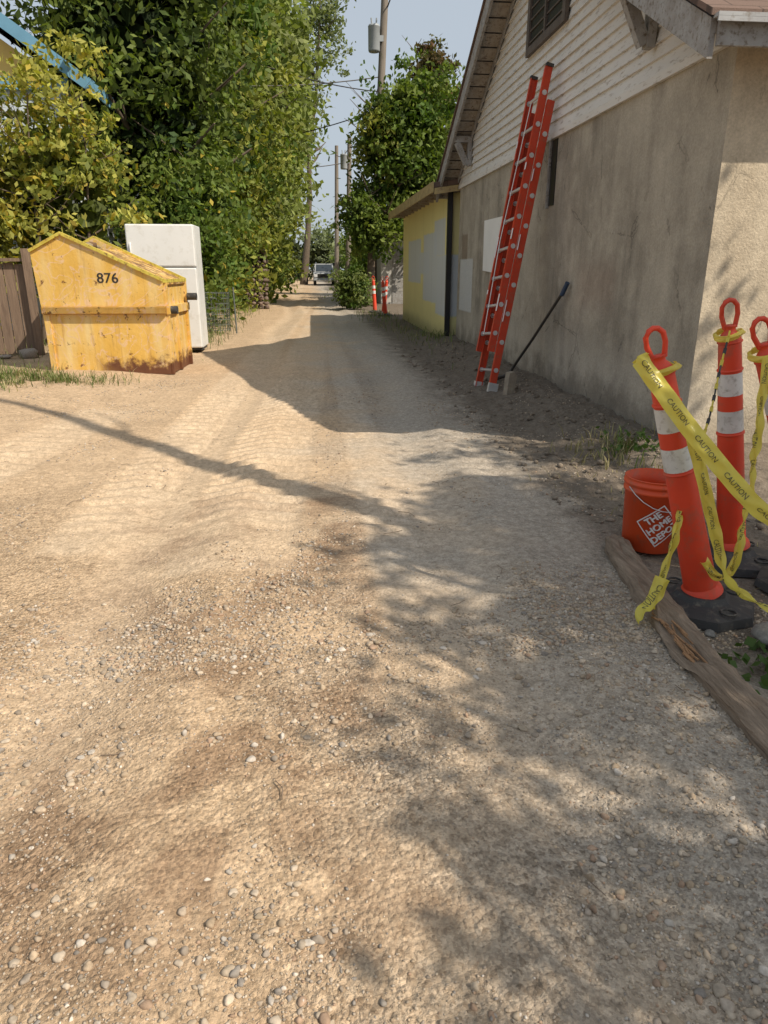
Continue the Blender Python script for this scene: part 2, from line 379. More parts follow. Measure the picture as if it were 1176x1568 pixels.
tree('large_tree',(-3.3,47,0),(-3.1,47,15),.3,[
  crown((-3.4,47,9.5),(3.8,5,9.5),420,42,1.2,.46,G2,GF,lump=.3,seed=6)],3,14,4)
tree('tall_poplar_tree',(-.6,66,0),(1.6,66,24),.3,[
  crown((1.5,66,20.0),(2.6,2.5,5.6),130,30,.8,.34,(.15,.19,.08),(.24,.27,.13),core=0,shell=.2,seed=8),
  crown((-.9,66,14.0),(2.2,2.5,5.6),130,34,.9,.4,(.15,.19,.08),(.24,.27,.13),core=.02,shell=.2,seed=28)],2.2,12,5)
e=empty('box_elder_shrub')
for k,(bx,by) in enumerate([(-5.6,13.2),(-4.6,13.0),(-3.9,13.4),(-6.6,12.8)]):
    limbs(e,(bx,by,0),(bx+.3,by,3.9),.05,1.1,12,20+k,'stem_%d'%k)
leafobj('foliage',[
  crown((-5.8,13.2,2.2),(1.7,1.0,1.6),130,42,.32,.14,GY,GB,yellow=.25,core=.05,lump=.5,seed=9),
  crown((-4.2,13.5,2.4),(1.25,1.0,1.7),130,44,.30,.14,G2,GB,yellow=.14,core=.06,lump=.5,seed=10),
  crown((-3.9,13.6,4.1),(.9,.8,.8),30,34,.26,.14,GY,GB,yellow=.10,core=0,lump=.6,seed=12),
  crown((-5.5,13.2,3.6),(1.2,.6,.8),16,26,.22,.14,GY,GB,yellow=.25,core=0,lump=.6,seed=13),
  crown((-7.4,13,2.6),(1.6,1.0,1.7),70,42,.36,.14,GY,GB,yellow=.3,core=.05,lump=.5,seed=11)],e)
tree('maple_tree',(2.05,27,0),(3.0,27.3,7),.17,[
  crown((3.6,27.6,5.1),(1.75,2.0,3.1),230,50,.5,.22,G1,G2,seed=13,lump=.5),
  crown((2.6,27.2,5.6),(.9,1.0,1.3),50,44,.35,.2,G1,GY,seed=19,lump=.5),
  crown((2.1,27,2.9),(1.0,1.2,1.3),85,42,.4,.2,G1,G2,seed=14,lump=.4)],1.8,16,6)
tree('spruce_tree',(5.9,37,0),(5.9,37,11),.2,[
  crown((5.9,37,8.9),(1.1,1.1,2.7),100,40,.38,.25,(.18,.10,.055),(.08,.10,.04),seed=15,lump=.3),
  crown((6.2,37,4.5),(2.2,2,3.6),160,40,.6,.28,GD,G1,seed=16)],1.5,20,7)
tree('maple_tree',(8.3,31,0),(8.3,31,6),.2,[crown((8.0,31,5.6),(2.8,2.6,2.9),210,42,.6,.26,G1,G2,seed=17)],2,10,8)
e=empty('roadside_bush'); leafobj('foliage',[crown((1.45,25,.7),(.65,.8,.75),70,45,.25,.12,G1,GF,seed=18)],e)
limbs(e,(1.45,25,0),(1.5,25,.8),.03,.4,6,9,'stem')
parts=[]
for k in range(16):
    x=-26+k*3.5+random.uniform(-1,1); y=86+random.uniform(-6,14)
    hh=random.uniform(3.5,5.5) if abs(x)<12 else random.uniform(5,8)
    parts.append(crown((x,y,hh*.55),(3.2,3,hh*.6),50,34,1.0,.55,(.14,.17,.09),(.20,.23,.12),seed=30+k))  # leaf colours lightened and dulled to imitate haze over the distance
for k in range(7):
    parts.append(crown((random.choice([-3.2,-2.6])+random.uniform(-.6,.2),30+k*6,1.1),(1.5,3,1.6),50,34,.5,.3,G1,GY,seed=60+k))
parts.append(crown((4.6,50,1.8),(1.9,6,2.0),100,34,.6,.35,G1,G2,seed=80))
parts.append(crown((5.4,64,2.6),(3.0,6,2.8),100,34,.7,.45,G1,G2,seed=81))
e=empty('distant_trees'); leafobj('foliage',parts,e)
# shade tree, behind and right of the camera
e=empty('shade_tree')
b=B()
b.tube([(5.1,-1.0,-.1),(4.95,-.6,1.6),(4.7,0,3.2),(4.41,.69,5),(4.30,1.25,6.5),(4.21,1.74,8),(4.05,2.0,9.6)],[.17,.13,.11,.11,.10,.08,.04],BARK,12)
for p,q,r in [((4.9,-.5,1.9),(4.3,-1.3,3.6),.04),((4.7,0,3.2),(6.1,-.6,4.6),.05),((4.55,.4,4.2),(5.6,.9,5.8),.04),((4.95,-.6,1.6),(3.4,-1.2,3.0),.026),((4.41,.69,5),(5.3,.4,6.6),.04),((4.8,-.3,2.6),(5.6,-1.3,4.0),.04),((4.25,1.5,7.2),(4.6,1.9,8.4),.025),((4.9,-.6,1.9),(3.6,-1.9,3.6),.03)]:
    p=Vector(p);q=Vector(q); b.tube([p,p.lerp(q,.5)+Vector((.05,.05,-.08)),q],[r,r*.7,r*.3],BARK,7)
b.tube([(4.72,-.02,3.1),(4.0,-.35,3.25),(3.3,-.12,3.2),(2.95,.28,3.1),(2.66,.70,3.0)],[.035,.028,.024,.02,.012],BARK,8)
b.tube([(3.4,-1.2,3.0),(2.75,-.82,2.7),(2.46,-.5,2.6),(2.24,-.13,2.6)],[.018,.016,.013,.008],BARK,7)
b.obj('trunk',e)
leafobj('foliage',[
  crown((5.2,-.3,4.5),(1.5,1.5,1.2),110,46,.27,.13,G1,G2,core=0,lump=.6,shell=.3,seed=41),
  crown((6.1,-.1,5.9),(1.2,1.0,.6),75,46,.26,.13,G1,G2,core=0,lump=.5,shell=.2,seed=46),
  crown((4.1,-1.4,3.5),(1.1,.9,.8),80,40,.21,.11,G1,G2,core=0,lump=.6,shell=.3,seed=42),
  crown((4.9,-1.7,4.3),(1.0,.8,.8),64,40,.22,.11,G1,G2,core=0,lump=.6,shell=.3,seed=45),
  crown((3.7,-1.9,3.2),(.6,.5,.5),24,36,.2,.10,G1,G2,core=0,lump=.6,shell=.3,seed=47),
  crown((5.9,1.9,5.2),(.7,.6,.6),22,30,.25,.12,G1,G2,core=0,lump=.5,shell=.3,seed=44)],e)
# ---------------------------------------------------------------- grass
def grass(name,clusters):
    Vs=[];Ks=[]
    for (x,y,rx,ry,n,h,c) in clusters:
        X=x+RNG.normal(size=n)*rx; Y=y+RNG.normal(size=n)*ry
        for i in range(n):
            if mn.noise(Vector((X[i]*3.1,Y[i]*2.3,4)))<-.12: continue
            z=gh(X[i],Y[i])-.01; a=RNG.uniform(0,6.28); hh=h*RNG.uniform(.3,1.2); wd=.003+hh*.013
            dx,dy=math.cos(a),math.sin(a); ln=hh*RNG.uniform(.2,1.1)
            p=np.array([X[i],Y[i],z]); s=np.array([-dy,dx,0])*wd; o1=np.array([dx*ln*.4,dy*ln*.4,hh*.6]); o2=np.array([dx*ln,dy*ln,hh*.85])
            Vs+= [p-s,p+s,p+o1+s*.8,p+o1-s*.8, p+o1-s*.8,p+o1+s*.8,p+o2+s*.15,p+o2-s*.15]
            k=np.array(c if RNG.random()>.3 else gd)*RNG.uniform(.6,1.4); Ks+=[k]*8
    V=np.array(Vs); np_mesh(name,V,np.arange(len(V)).reshape(-1,4),GRASS,None,np.array(Ks))
gg=(.12,.16,.045);gd=(.30,.26,.14)
grass('weeds',[(-3.9,9.0,.55,.30,1600,.14,gg),(-3.1,8.6,.4,.18,1300,.10,gg),(-4.0,8.5,.5,.3,1400,.12,gg),(-4.3,8.0,.5,.3,300,.08,gd),(-5.3,10,.6,.5,900,.15,gg),
 (-2.2,14.5,.25,1.6,1100,.17,gg),(-2.2,18,.25,2.5,900,.2,gg),(-2.1,24,.3,3,400,.26,gg),
 (2.2,13.6,.2,.9,350,.14,gg),(2.1,16,.25,2.2,400,.15,gg),(1.9,21,.3,1.5,400,.2,gg),
 (2.35,4.66,.13,.14,420,.15,gg),(2.25,4.75,.25,.22,400,.12,gd),(1.9,3.9,.25,.4,160,.05,gd),(1.75,2.2,.12,.3,60,.05,gd),(-4.6,12,.6,.6,400,.22,gg)])
V,K=leafset(np.array([(1.60+RNG.normal()*.10,2.02+RNG.normal()*.10,gh(1.62,2.0)+RNG.uniform(.01,.05)) for _ in range(80)]+[(2.35+RNG.normal()*.14,4.66+RNG.normal()*.12,gh(2.35,4.66)+RNG.uniform(.01,.12)) for _ in range(130)]),.045,np.tile((.07,.12,.03),(210,1)),aspect=.8)
np_mesh('ground_ivy',V,np.arange(len(V)).reshape(-1,4),LEAF,None,K)
rocks('concrete_rubble',np.array([(1.50,2.30,gh(1.6,2.2)),(1.72,2.22,gh(1.7,2.2)),(1.62,1.75,gh(1.6,1.8))]),np.array([.03,.085,.03]),3,np.tile((.22,.21,.19),(3,1)),sink=.2)
P=[];S=[]
for k in range(1500):
    x=random.uniform(1.4,2.58);y=random.uniform(3.3,12.5)
    if mn.noise(Vector((x*3,y*2,40)))<-.05: continue
    P.append((x,y,gh(x,y)));S.append(.006+.024*random.random()**3)
rocks('dirt_clods',np.array(P),np.array(S),1,np.tile((.21,.17,.13),(len(P),1))*RNG.uniform(.7,1.3,(len(P),1)),sink=.25)
# ---------------------------------------------------------------- garage building
def stucco(name,c1,c2,stain,patches=False):
    m,nt,p,o=mat_new(name); c=coords(nt); x,y,z=sep(nt,c)
    n1=noise(nt,c,.8,4,.65,.3); n2=noise(nt,c,3.5,4,.7)
    col=mix(nt,ramp(nt,n1,[(.38,0.),(.62,1.)]),c1,c2)
    st=mapping(nt,c,(1.2,1.2,.16)); s=ramp(nt,noise(nt,st,2.3,4,.6),[(.47,0.),(.70,.8)])
    col=mix(nt,s,col,stain)
    col=mix(nt,mth(nt,'MULTIPLY',ramp(nt,n2,[(.45,0.),(.7,1.)]),.45),col,tuple(v*1.3 for v in c1))
    ft=mth(nt,'ADD',z,mth(nt,'MULTIPLY',mth(nt,'SUBTRACT',n2,.5),.6))
    col=mix(nt,mrange(nt,ft,.05,.45,.5,0.),col,(.14,.12,.10))
    col=mix(nt,mth(nt,'MULTIPLY',mrange(nt,mth(nt,'ABSOLUTE',mth(nt,'SUBTRACT',ft,.45)),0.,.3,.7,0.),n1),col,(.50,.46,.39))
    vc=voro(nt,mapping(nt,c,(1,1,.8)),1.1,feature='DISTANCE_TO_EDGE')
    nz=mth(nt,'ADD',vc,mth(nt,'MULTIPLY',mth(nt,'SUBTRACT',n2,.5),.12))
    ck=mrange(nt,mth(nt,'ABSOLUTE',nz),0.,.006,.6,0.)
    col=mix(nt,mth(nt,'MULTIPLY',ck,ramp(nt,n1,[(.42,0.),(.55,1.)])),col,(.07,.06,.05))
    if patches:
        k=rectmask(nt,y,z,11.9,12.9,.62,1.46,.015)
        col=mix(nt,mth(nt,'MULTIPLY',k,.9),col,(.56,.57,.56))
        k=rectmask(nt,y,z,12.35,12.8,1.46,1.85,.02)
        col=mix(nt,mth(nt,'MULTIPLY',k,.6),col,(.20,.14,.09))
        k=rectmask(nt,y,z,6.2,7.1,.95,1.35,.15)
        col=mix(nt,mth(nt,'MULTIPLY',k,.25),col,(.30,.18,.13))
    g=noise(nt,c,70,3,.7)
    col=mix(nt,.5,col,mix(nt,1.,col,ramp(nt,g,[(.3,(.65,.65,.65)),(.7,(1.25,1.25,1.25))]),'MULTIPLY'))
    setin(nt,p.inputs['Base Color'],col); p.inputs['Roughness'].default_value=.92; p.inputs['Specular IOR Level'].default_value=.2
    h=mth(nt,'ADD',noise(nt,c,60,4,.7),mth(nt,'MULTIPLY',noise(nt,c,8,3),1.3)); bump(nt,p,h,.5,.012)
    return m
STG=stucco('stucco_gray',(.44,.395,.32),(.32,.285,.23),(.21,.185,.15),patches=True)
STT=stucco('stucco_tan',(.60,.51,.38),(.51,.43,.32),(.44,.36,.26))
def siding_mat():
    m,nt,p,o=mat_new('white_siding_peeling'); c=coords(nt)
    a=noise(nt,mapping(nt,c,(1,1.2,6)),5,4,.7); b_=noise(nt,c,2,4,.6)
    col=mix(nt,b_,(.72,.70,.66),(.60,.58,.54)); col=mix(nt,ramp(nt,a,[(.55,0.),(.66,.8)]),col,(.36,.31,.26))
    setin(nt,p.inputs['Base Color'],col); p.inputs['Roughness'].default_value=.75; bump(nt,p,a,.4,.01); return m
SIDE=siding_mat()
WOODG=simple('weathered_gray_paint',(.38,.38,.375),(.26,.24,.22),8,.85,.6,40,grime=(.15,.12,.09))
SOFF=simple('soffit_boards',(.42,.38,.33),(.29,.25,.20),7,.85,.4,40,grime=(.15,.11,.09))
DARK=simple('dark_opening',(.02,.018,.016),(.012,.012,.012),3,.5,.1)
def shingle_mat():
    m,nt,p,o=mat_new('asphalt_shingles'); c=coords(nt)
    br=nt.nodes.new('ShaderNodeTexBrick'); nt.links.new(c,br.inputs['Vector'])
    br.inputs['Scale'].default_value=1; br.inputs['Brick Width'].default_value=.3; br.inputs['Row Height'].default_value=.12; br.inputs['Mortar Size'].default_value=.006
    br.inputs['Color1'].default_value=(.22,.15,.12,1); br.inputs['Color2'].default_value=(.15,.11,.09,1); br.inputs['Mortar'].default_value=(.05,.04,.035,1)
    setin(nt,p.inputs['Base Color'],mix(nt,.5,br.outputs[0],mix(nt,noise(nt,c,60,3),(.24,.17,.14),(.12,.09,.08)))); p.inputs['Roughness'].default_value=1.; p.inputs['Specular IOR Level'].default_value=.05
    bump(nt,p,noise(nt,c,150,3),.5,.01); return m
SHG=shingle_mat()
YC=8.995;HW=4.575;SL=.53
def zb(y): return 2.45+SL*(HW-abs(y-YC))
XW=2.62
gar=empty('stucco_garage')
b=B()
y0,y1=4.72,13.1; zc=lambda y: zb(y)+.10
b.add([(XW,y0,-.3),(XW,y1,-.3),(XW,y1,zc(y1)),(XW,YC,zc(YC)),(XW,y0,zc(y0))],[(0,4,3,2,1)],STG)
b.add([(XW,y1,-.3),(11.5,y1,-.3),(11.5,y1,zc(y1)),(XW,y1,zc(y1))],[(0,1,2,3)],STG)
b.add([(11.5,y0,-.3),(11.5,y1,-.3),(11.5,y1,zc(y1)),(11.5,YC,zc(YC)),(11.5,y0,zc(y0))],[(0,1,2,3,4)],STG)
b.obj('stucco_walls',gar)
b=B(); b.add([(XW,y0,-.3),(11.5,y0,-.3),(11.5,y0,zc(y0)),(XW,y0,zc(y0))],[(0,1,2,3)],STT); b.obj('near_wall',gar)
b=B(); z=2.66; st=.105
while z<4.9:
    def yr(zz):
        d=HW-(zz-.10-2.45)/SL; return YC-d,YC+d
    a0,a1=yr(z); c0,c1=yr(z+st)
    if a1<=a0: break
    if c1<c0: c0=c1=YC
    a0=max(a0,y0);a1=min(a1,y1); c0=max(c0,y0);c1=min(c1,y1)
    xo=XW-.032;xi=XW-.006
    jit=random.uniform(-.003,.003)
    b.add([(xo+jit,a0,z+jit),(xo-jit,a1,z),(xi,c1,z+st+.004),(xi,c0,z+st+.004),(XW-.001,a0,z),(XW-.001,a1,z)],[(0,3,2,1),(0,1,5,4)],SIDE)
    z+=st
b.box((XW-.035,y0,2.60),(XW-.002,y1,2.658),SIDE)
b.obj('lap_siding',gar)
b=B(); DF=simple('dark_frame',(.12,.10,.085),(.08,.065,.055),6,.8,.3)
b.box((XW-.05,7.95,3.66),(XW-.032,9.1,4.40),DARK)
for (l,h) in [((7.86,3.60),(9.19,3.68)),((7.86,4.38),(9.19,4.46)),((7.86,3.68),(7.95,4.38)),((9.10,3.68),(9.19,4.38)),((8.5,3.68),(8.55,4.38))]:
    b.box((XW-.075,l[0],l[1]),(XW-.033,h[0],h[1]),DF)
for k in range(6): b.box((XW-.062,7.95,3.72+k*.11),(XW-.051,9.1,3.735+k*.11),DF)
b.box((XW-.011,8.0,1.95),(XW+.02,8.16,2.59),DARK)
b.box((XW-.03,8.161,1.93),(XW-.001,8.21,2.60),WOODG)
b.obj('gable_window',gar)
b=B(); XO=2.28
for s in (-1,1):
    ye=YC+s*HW
    P=[(ye,zb(ye)+.10),(YC,zb(YC)+.10),(YC,zb(YC)+.20),(ye,zb(ye)+.20)]
    b.prism(P if s<0 else P[::-1],'x',XO+.032,12,SOFF)
    P=[(ye+s*.04,zb(ye)+.20-.02),(YC,zb(YC)+.203),(YC,zb(YC)+.235),(ye+s*.04,zb(ye)+.215)]
    b.prism(P if s<0 else P[::-1],'x',XO-.03,12.05,SHG)
    P=[(ye,zb(ye)-.02),(YC,zb(YC)-.02),(YC,zb(YC)+.2),(ye,zb(ye)+.18)]
    b.prism(P if s<0 else P[::-1],'x',XO-.005,XO+.030,WOODG)
    P=[(YC+s*4.1,zb(YC+s*4.1)-.0),(YC,zb(YC)-.0),(YC,zb(YC)+.098),(YC+s*4.1,zb(YC+s*4.1)+.098)]
    b.prism(P if s<0 else P[::-1],'x',XW-.05,XW-.036,WOODG)
    b.box((XO+.035,ye-.03 if s<0 else ye+.002,zb(ye)+.04),(12,ye-.002 if s<0 else ye+.03,zb(ye)+.2),WOODG)
for k in range(44):
    y=YC-HW+.1+k*.205
    if y>YC+HW-.1: break
    b.beam((XO+.04,y,zb(y)+.095),(XW-.03,y,zb(y)+.095),.012,.012,DARK)
b.obj('roof',gar)
GUT=simple('gutter_painted_metal',(.42,.43,.44),(.30,.30,.31),5,.5,.1,grime=(.2,.17,.14))
b=B(); ye=YC-HW
b.box((XO-.01,ye-.09,zb(ye)+.165),(12,ye-.034,zb(ye)+.185),GUT); b.box((XO-.01,ye-.09,zb(ye)+.14),(12,ye-.08,zb(ye)+.164),GUT); b.obj('gutter',gar)
b=B()
for y in (5.85,12.15,YC):
    zt=zb(y)+.06
    b.box((XW-.10,y-.045,zt-.42),(XW-.038,y+.045,zt+.0),WOODG)
    b.box((XO+.032,y-.045,zt-.09),(XW-.101,y+.045,zt-.0),WOODG)
    b.beam((XO+.07,y,zt-.09),(XW-.11,y,zt-.40),.085,.07,WOODG,up=(0,1,0))
b.obj('knee_braces',gar)
b=B(); WHT=simple('white_board_paint',(.84,.84,.82),(.77,.77,.75),3,.6,.1)
b.prism([(9.72,1.22),(11.08,1.28),(11.1,1.98),(9.74,1.97)],'x',XW-.025,XW-.003,WHT); b.obj('white_board',gar)
# ---------------------------------------------------------------- yellow shed
def shed_mat():
    m,nt,p,o=mat_new('yellow_panel_paint'); c=coords(nt); x,y,z=sep(nt,c)
    n=noise(nt,c,1.5,4); col=mix(nt,n,(.84,.76,.36),(.74,.66,.30))
    blue=(.60,.64,.68); no=mth(nt,'MULTIPLY',mth(nt,'SUBTRACT',noise(nt,c,5,3),.5),.06)
    yy=mth(nt,'ADD',y,no); zz=mth(nt,'ADD',z,no)
    for (a0,a1,b0,b1) in [(13.4,14.7,.45,1.55),(14.7,16.4,.65,2.0),(13.8,15.0,1.55,2.2),(16.8,18.9,1.0,1.95),(15.6,17,1.2,1.65)]:
        col=mix(nt,mth(nt,'MULTIPLY',rectmask(nt,yy,zz,a0,a1,b0,b1,.02),.93),col,blue)
    col=mix(nt,mrange(nt,mth(nt,'ADD',z,mth(nt,'MULTIPLY',n,.3)),.2,.5,.6,0.),col,(.28,.25,.13))
    seam=mrange(nt,mth(nt,'ABSOLUTE',mth(nt,'SUBTRACT',mth(nt,'FRACT',mth(nt,'MULTIPLY',y,.82)),.5)),0.,.012,.4,0.)
    col=mix(nt,seam,col,(.16,.13,.06))
    vd=voro(nt,mapping(nt,c,(1,3.3,3.3)),1.,rnd=.2)
    col=mix(nt,mrange(nt,vd,.03,.06,.6,0.),col,(.1,.08,.04))
    setin(nt,p.inputs['Base Color'],col); p.inputs['Roughness'].default_value=.6; bump(nt,p,noise(nt,c,20,3),.2,.01); return m
YP=shed_mat(); YF=simple('yellow_fascia',(.50,.40,.18),(.33,.24,.13),5,.7,.3,grime=(.18,.12,.08))
sh=empty('yellow_shed'); b=B()
b.prism([(2.5,-.2),(7,-.2),(7,3.3),(2.5,2.68)],'y',13.5,20.0,YP); b.obj('walls',sh)
b=B(); b.prism([(2.16,2.63),(7.3,3.35),(7.3,3.43),(2.16,2.71)],'y',13.15,20.3,SHG)
b.box((2.13,13.12,2.55),(2.158,20.33,2.72),YF)
b.prism([(2.17,2.52),(7.3,3.24),(7.3,3.34),(2.17,2.62)],'y',13.12,13.148,YF)
for k in range(12): b.box((2.16,13.5+k*.56,2.56),(2.5,13.56+k*.56,2.635),SOFF)
b.obj('roof',sh)
b=B(); b.box((2.47,13.42,-.1),(2.56,13.497,2.66),DARK); b.obj('gap_shade_strip',sh)  # near-black box standing in for the shade in the gap beside the garage
wg=empty('white_garage'); WG=simple('white_block_wall',(.55,.54,.50),(.44,.42,.38),2.,.8,.3,grime=(.30,.28,.30))
b=B(); b.box((2.75,29,-.1),(7,35,2.6),WG); b.prism([(2.4,2.602),(7.4,2.602),(4.9,3.9)],'y',28.7,35.3,SHG)
b.box((3.2,28.97,.0),(5.6,28.998,2.1),WOODG)
for z in (.5,1.,1.5): b.box((3.2,28.955,z),(5.6,28.969,z+.03),WG)
b.obj('building',wg)
# ---------------------------------------------------------------- yellow house on the left
hs=empty('yellow_house'); HY=simple('house_yellow_siding',(.70,.48,.14),(.62,.43,.13),2,.7,.2)
HB=simple('blue_trim',(.16,.34,.48),(.13,.29,.42),3,.6,.1); HP=simple('pale_blue_siding',(.60,.66,.72),(.54,.60,.66),3,.7,.1)
GLS=simple('window_glass',(.04,.05,.06),(.03,.04,.05),2,.1,.0)
b=B(); AX=-9.0
b.prism([(-13.7,-.1),(-4.3,-.1),(-4.3,4.45),(-13.7,4.45)],'y',15,24,HP)
b.prism([(-13.69,4.452),(-4.31,4.452),(AX,7.7)],'y',14.98,24,HY)
b.obj('walls',hs)
b=B()
for s in (-1,1):
    ex=AX+s*5.2; e0=4.30
    P=[(ex,e0),(AX,e0+5.2*.7),(AX,e0+5.2*.7+.2),(ex,e0+.2)]
    b.prism(P,'y',14.7,24.4,SHG)
    P=[(ex,e0-.03),(AX,e0+5.2*.7-.03),(AX,e0+5.2*.7+.22),(ex,e0+.22)]
    b.prism(P,'y',14.66,14.698,HB)
    b.box((min(ex,ex+s*.03),14.7,e0-.03),(max(ex,ex+s*.03),24.4,e0+.2),HB)
b.box((-13.9,14.9,4.33),(-4.2,14.97,4.53),HB)
for k in range(9): b.box((-13.6,14.985,.5+k*.42),(-4.32,14.999,.512+k*.42),HB)
b.obj('roof_and_trim',hs)
b=B()
for wx in (-6.3,-9.3):
    b.box((wx-.5,14.94,1.6),(wx+.5,14.96,3.0),GLS)
    for q in [((wx-.6,1.5),(wx+.6,1.598)),((wx-.6,3.002),(wx+.6,3.1)),((wx-.6,1.6),(wx-.502,3.0)),((wx+.502,1.6),(wx+.6,3.0))]:
        b.box((q[0][0],14.92,q[0][1]),(q[1][0],14.98,q[1][1]),WHT)
b.obj('windows',hs)
# ---------------------------------------------------------------- dumpster
def dump_mat(name,rusty=0):
    m,nt,p,o=mat_new(name); c=coords(nt); x,y,z=sep(nt,c)
    n=noise(nt,c,2.2,4,.65,.3); n2=noise(nt,c,9,4,.7)
    col=mix(nt,ramp(nt,n,[(.35,0.),(.65,1.)]),(.76,.48,.12),(.66,.39,.07))
    col=mix(nt,ramp(nt,noise(nt,mapping(nt,c,(3,3,.5)),2,4),[(.45,0.),(.7,.65)]),col,(.76,.61,.32))
    sc=noise(nt,c,1.6,2,.5,3.5); col=mix(nt,mrange(nt,mth(nt,'ABSOLUTE',mth(nt,'SUBTRACT',sc,.5)),0.,.03,.7,0.),col,(.72,.50,.34))
    strk=ramp(nt,noise(nt,mapping(nt,c,(9,9,.7)),1.6,4,.7),[(.56,0.),(.68,.45)])
    col=mix(nt,strk,col,(.38,.20,.07))
    rz=mth(nt,'ADD',z,mth(nt,'MULTIPLY',mth(nt,'SUBTRACT',n2,.5),.5))
    rm=mrange(nt,rz,.04,.20,1.,0.)
    rx=mrange(nt,mth(nt,'ADD',x,mth(nt,'MULTIPLY',n,.4)),.75,1.1)
    rust=mix(nt,n2,(.09,.03,.012),(.18,.07,.03))
    col=mix(nt,mth(nt,'MULTIPLY',rm,rx),col,rust)
    spots=ramp(nt,noise(nt,c,8,4,.75),[(.60-.18*rusty,0.),(.66-.08*rusty,.9)]); col=mix(nt,spots,col,rust)
    setin(nt,p.inputs['Base Color'],col); p.inputs['Roughness'].default_value=.55; bump(nt,p,mth(nt,'ADD',n2,noise(nt,c,1.5,2)),.35,.02); return m
DY=dump_mat('dumpster_yellow_paint'); DR=dump_mat('dumpster_lid_rusty',1.); BLK=simple('black_rubber',(.03,.03,.032),(.05,.048,.045),6,.7,.2,40,grime=(.12,.105,.085))
RIM=simple('rim_yellow',(.66,.56,.10),(.5,.38,.05),8,.5,.2,grime=(.2,.1,.04))
du=empty('dumpster',(-3.36,9.55,.06),math.radians(-3.5))
W=1.53;D=1.15
prof=[(0.04,0),(W-.0,-.05),(W+.0,1.10),(.36,1.64),(-.04,1.44)]
b=B(); T=.02
for ya,yb_ in ((0,T),(D-T,D)): b.prism(prof,'y',ya,yb_,DY)
b.add([(.04,T,0),(.04,D-T,0),(-.04,D-T,1.44),(-.04,T,1.44),(.06,T,0),(.06,D-T,0),(-.02,D-T,1.44),(-.02,T,1.44)],[(0,3,2,1),(4,5,6,7),(3,7,6,2)],DY)
b.add([(W,T,-.05),(W,D-T,-.05),(W,D-T,1.10),(W,T,1.10)],[(0,1,2,3)],DY)
b.add([(W-.02,T,-.05),(W-.02,D-T,-.05),(W-.02,D-T,1.10),(W-.02,T,1.10)],[(3,2,1,0)],DY)
b.add([(.06,T,.03),(W-.02,T,.03),(W-.02,D-T,.03),(.06,D-T,.03)],[(0,1,2,3)],DARK)
b.obj('body',du)
b=B()
sl=(1.64-1.10)/(W-.36)
def zl(x): return 1.10+(W-x)*sl
b.prism([(.66,zl(.66)-.035),(W+.03,zl(W+.03)-.03),(W+.03,zl(W+.03)+.0),(.66,zl(.66)-.01)],'y',T+.002,D-T-.002,DR)
b.box((-.02,T+.002,1.42),(.30,D-T-.002,1.44),DR)
b.obj('lids',du)
b=B()
for ya in (-.025,D-.01):
    b.beam((.36,ya+.02,1.65),(W+.01,ya+.02,1.11),.05,.035,RIM)
    b.beam((-.045,ya+.02,1.45),(.36,ya+.02,1.655),.05,.035,RIM)
b.beam((W+.015,0,1.10),(W+.015,D,1.10),.035,.04,RIM)
for q in (0,1):
    b.prism([(-.0,.70),(-.07,.715),(-.07,.79),(-.0,.805)],'x',.02,W+.02,DY)
b.box((W+.002,.0,.70),(W+.05,D,.80),DY)
b.box((W+.002,.02,-.05),(W+.035,.08,1.08),DY); b.box((W+.002,D-.08,-.05),(W+.035,D-.02,1.08),DY); b.box((W+.002,.5,-.05),(W+.03,.56,.70),DY)
b.box((.02,-.02,-.02),(.09,-.001,.70),DY)
b.obj('rim_and_channels',du)
b=B(); b.tube([(W+.05,.1,.75),(W+.13,.1,.75)],.05,BLK,12); b.tube([(W+.05,D-.1,.88),(W+.18,D-.1,.88)],.05,BLK,12); b.obj('fork_pins',du)
vs,fs=text_verts('876',.17); b=B()
BK=simple('black_stencil_paint',(.02,.02,.02),(.03,.025,.02),6,.7,.1)
for off in (-.003,.003): b.add([(.86+off+v.x*1.05,-.003-abs(off)*.2-(.001 if off>0 else 0),1.13+v.y) for v in vs],fs,BK)
b.obj('number_stencil',du)
P=[];S=[]
for k in range(110):
    xx=RNG.uniform(.30,.9); P.append((xx,RNG.uniform(.08,D-.08),zl(max(.36,xx))-.15+RNG.uniform(-.06,.08)));S.append(RNG.uniform(.03,.08))
rocks('rubbish',np.array(P),np.array(S),1,np.array([(.16,.10,.06),(.24,.17,.10),(.08,.07,.06),(.28,.22,.14)])[RNG.integers(0,4,110)],du)
# ---------------------------------------------------------------- fridge
FW=simple('fridge_white_enamel',(.80,.80,.78),(.75,.75,.73),2,.35,.03,grime=(.68,.67,.63)); GAS=simple('gasket_gray',(.25,.25,.25),(.2,.2,.2),3,.6,.1)
fr=empty('refrigerator',(-2.79,11.9,.05)); b=B()
b.box((.0,.06,.04),(1.02,.68,1.90),FW,bev=.015)
b.box((.005,.035,.05),(1.015,.06,1.89),GAS)
b.box((.0,-.03,.05),(1.02,.035,1.27),FW,bev=.02); b.box((.0,-.03,1.285),(1.02,.035,1.90),FW,bev=.02)
b.box((.02,.08,.0),(1.0,.66,.045),BLK)
b.tube([(.06,-.03,1.33),(.06,-.055,1.36),(.06,-.055,1.6),(.06,-.03,1.63)],.012,FW,8)
b.tube([(.06,-.03,.85),(.06,-.055,.88),(.06,-.055,1.19),(.06,-.03,1.22)],.012,FW,8)
b.obj('cabinet',fr)
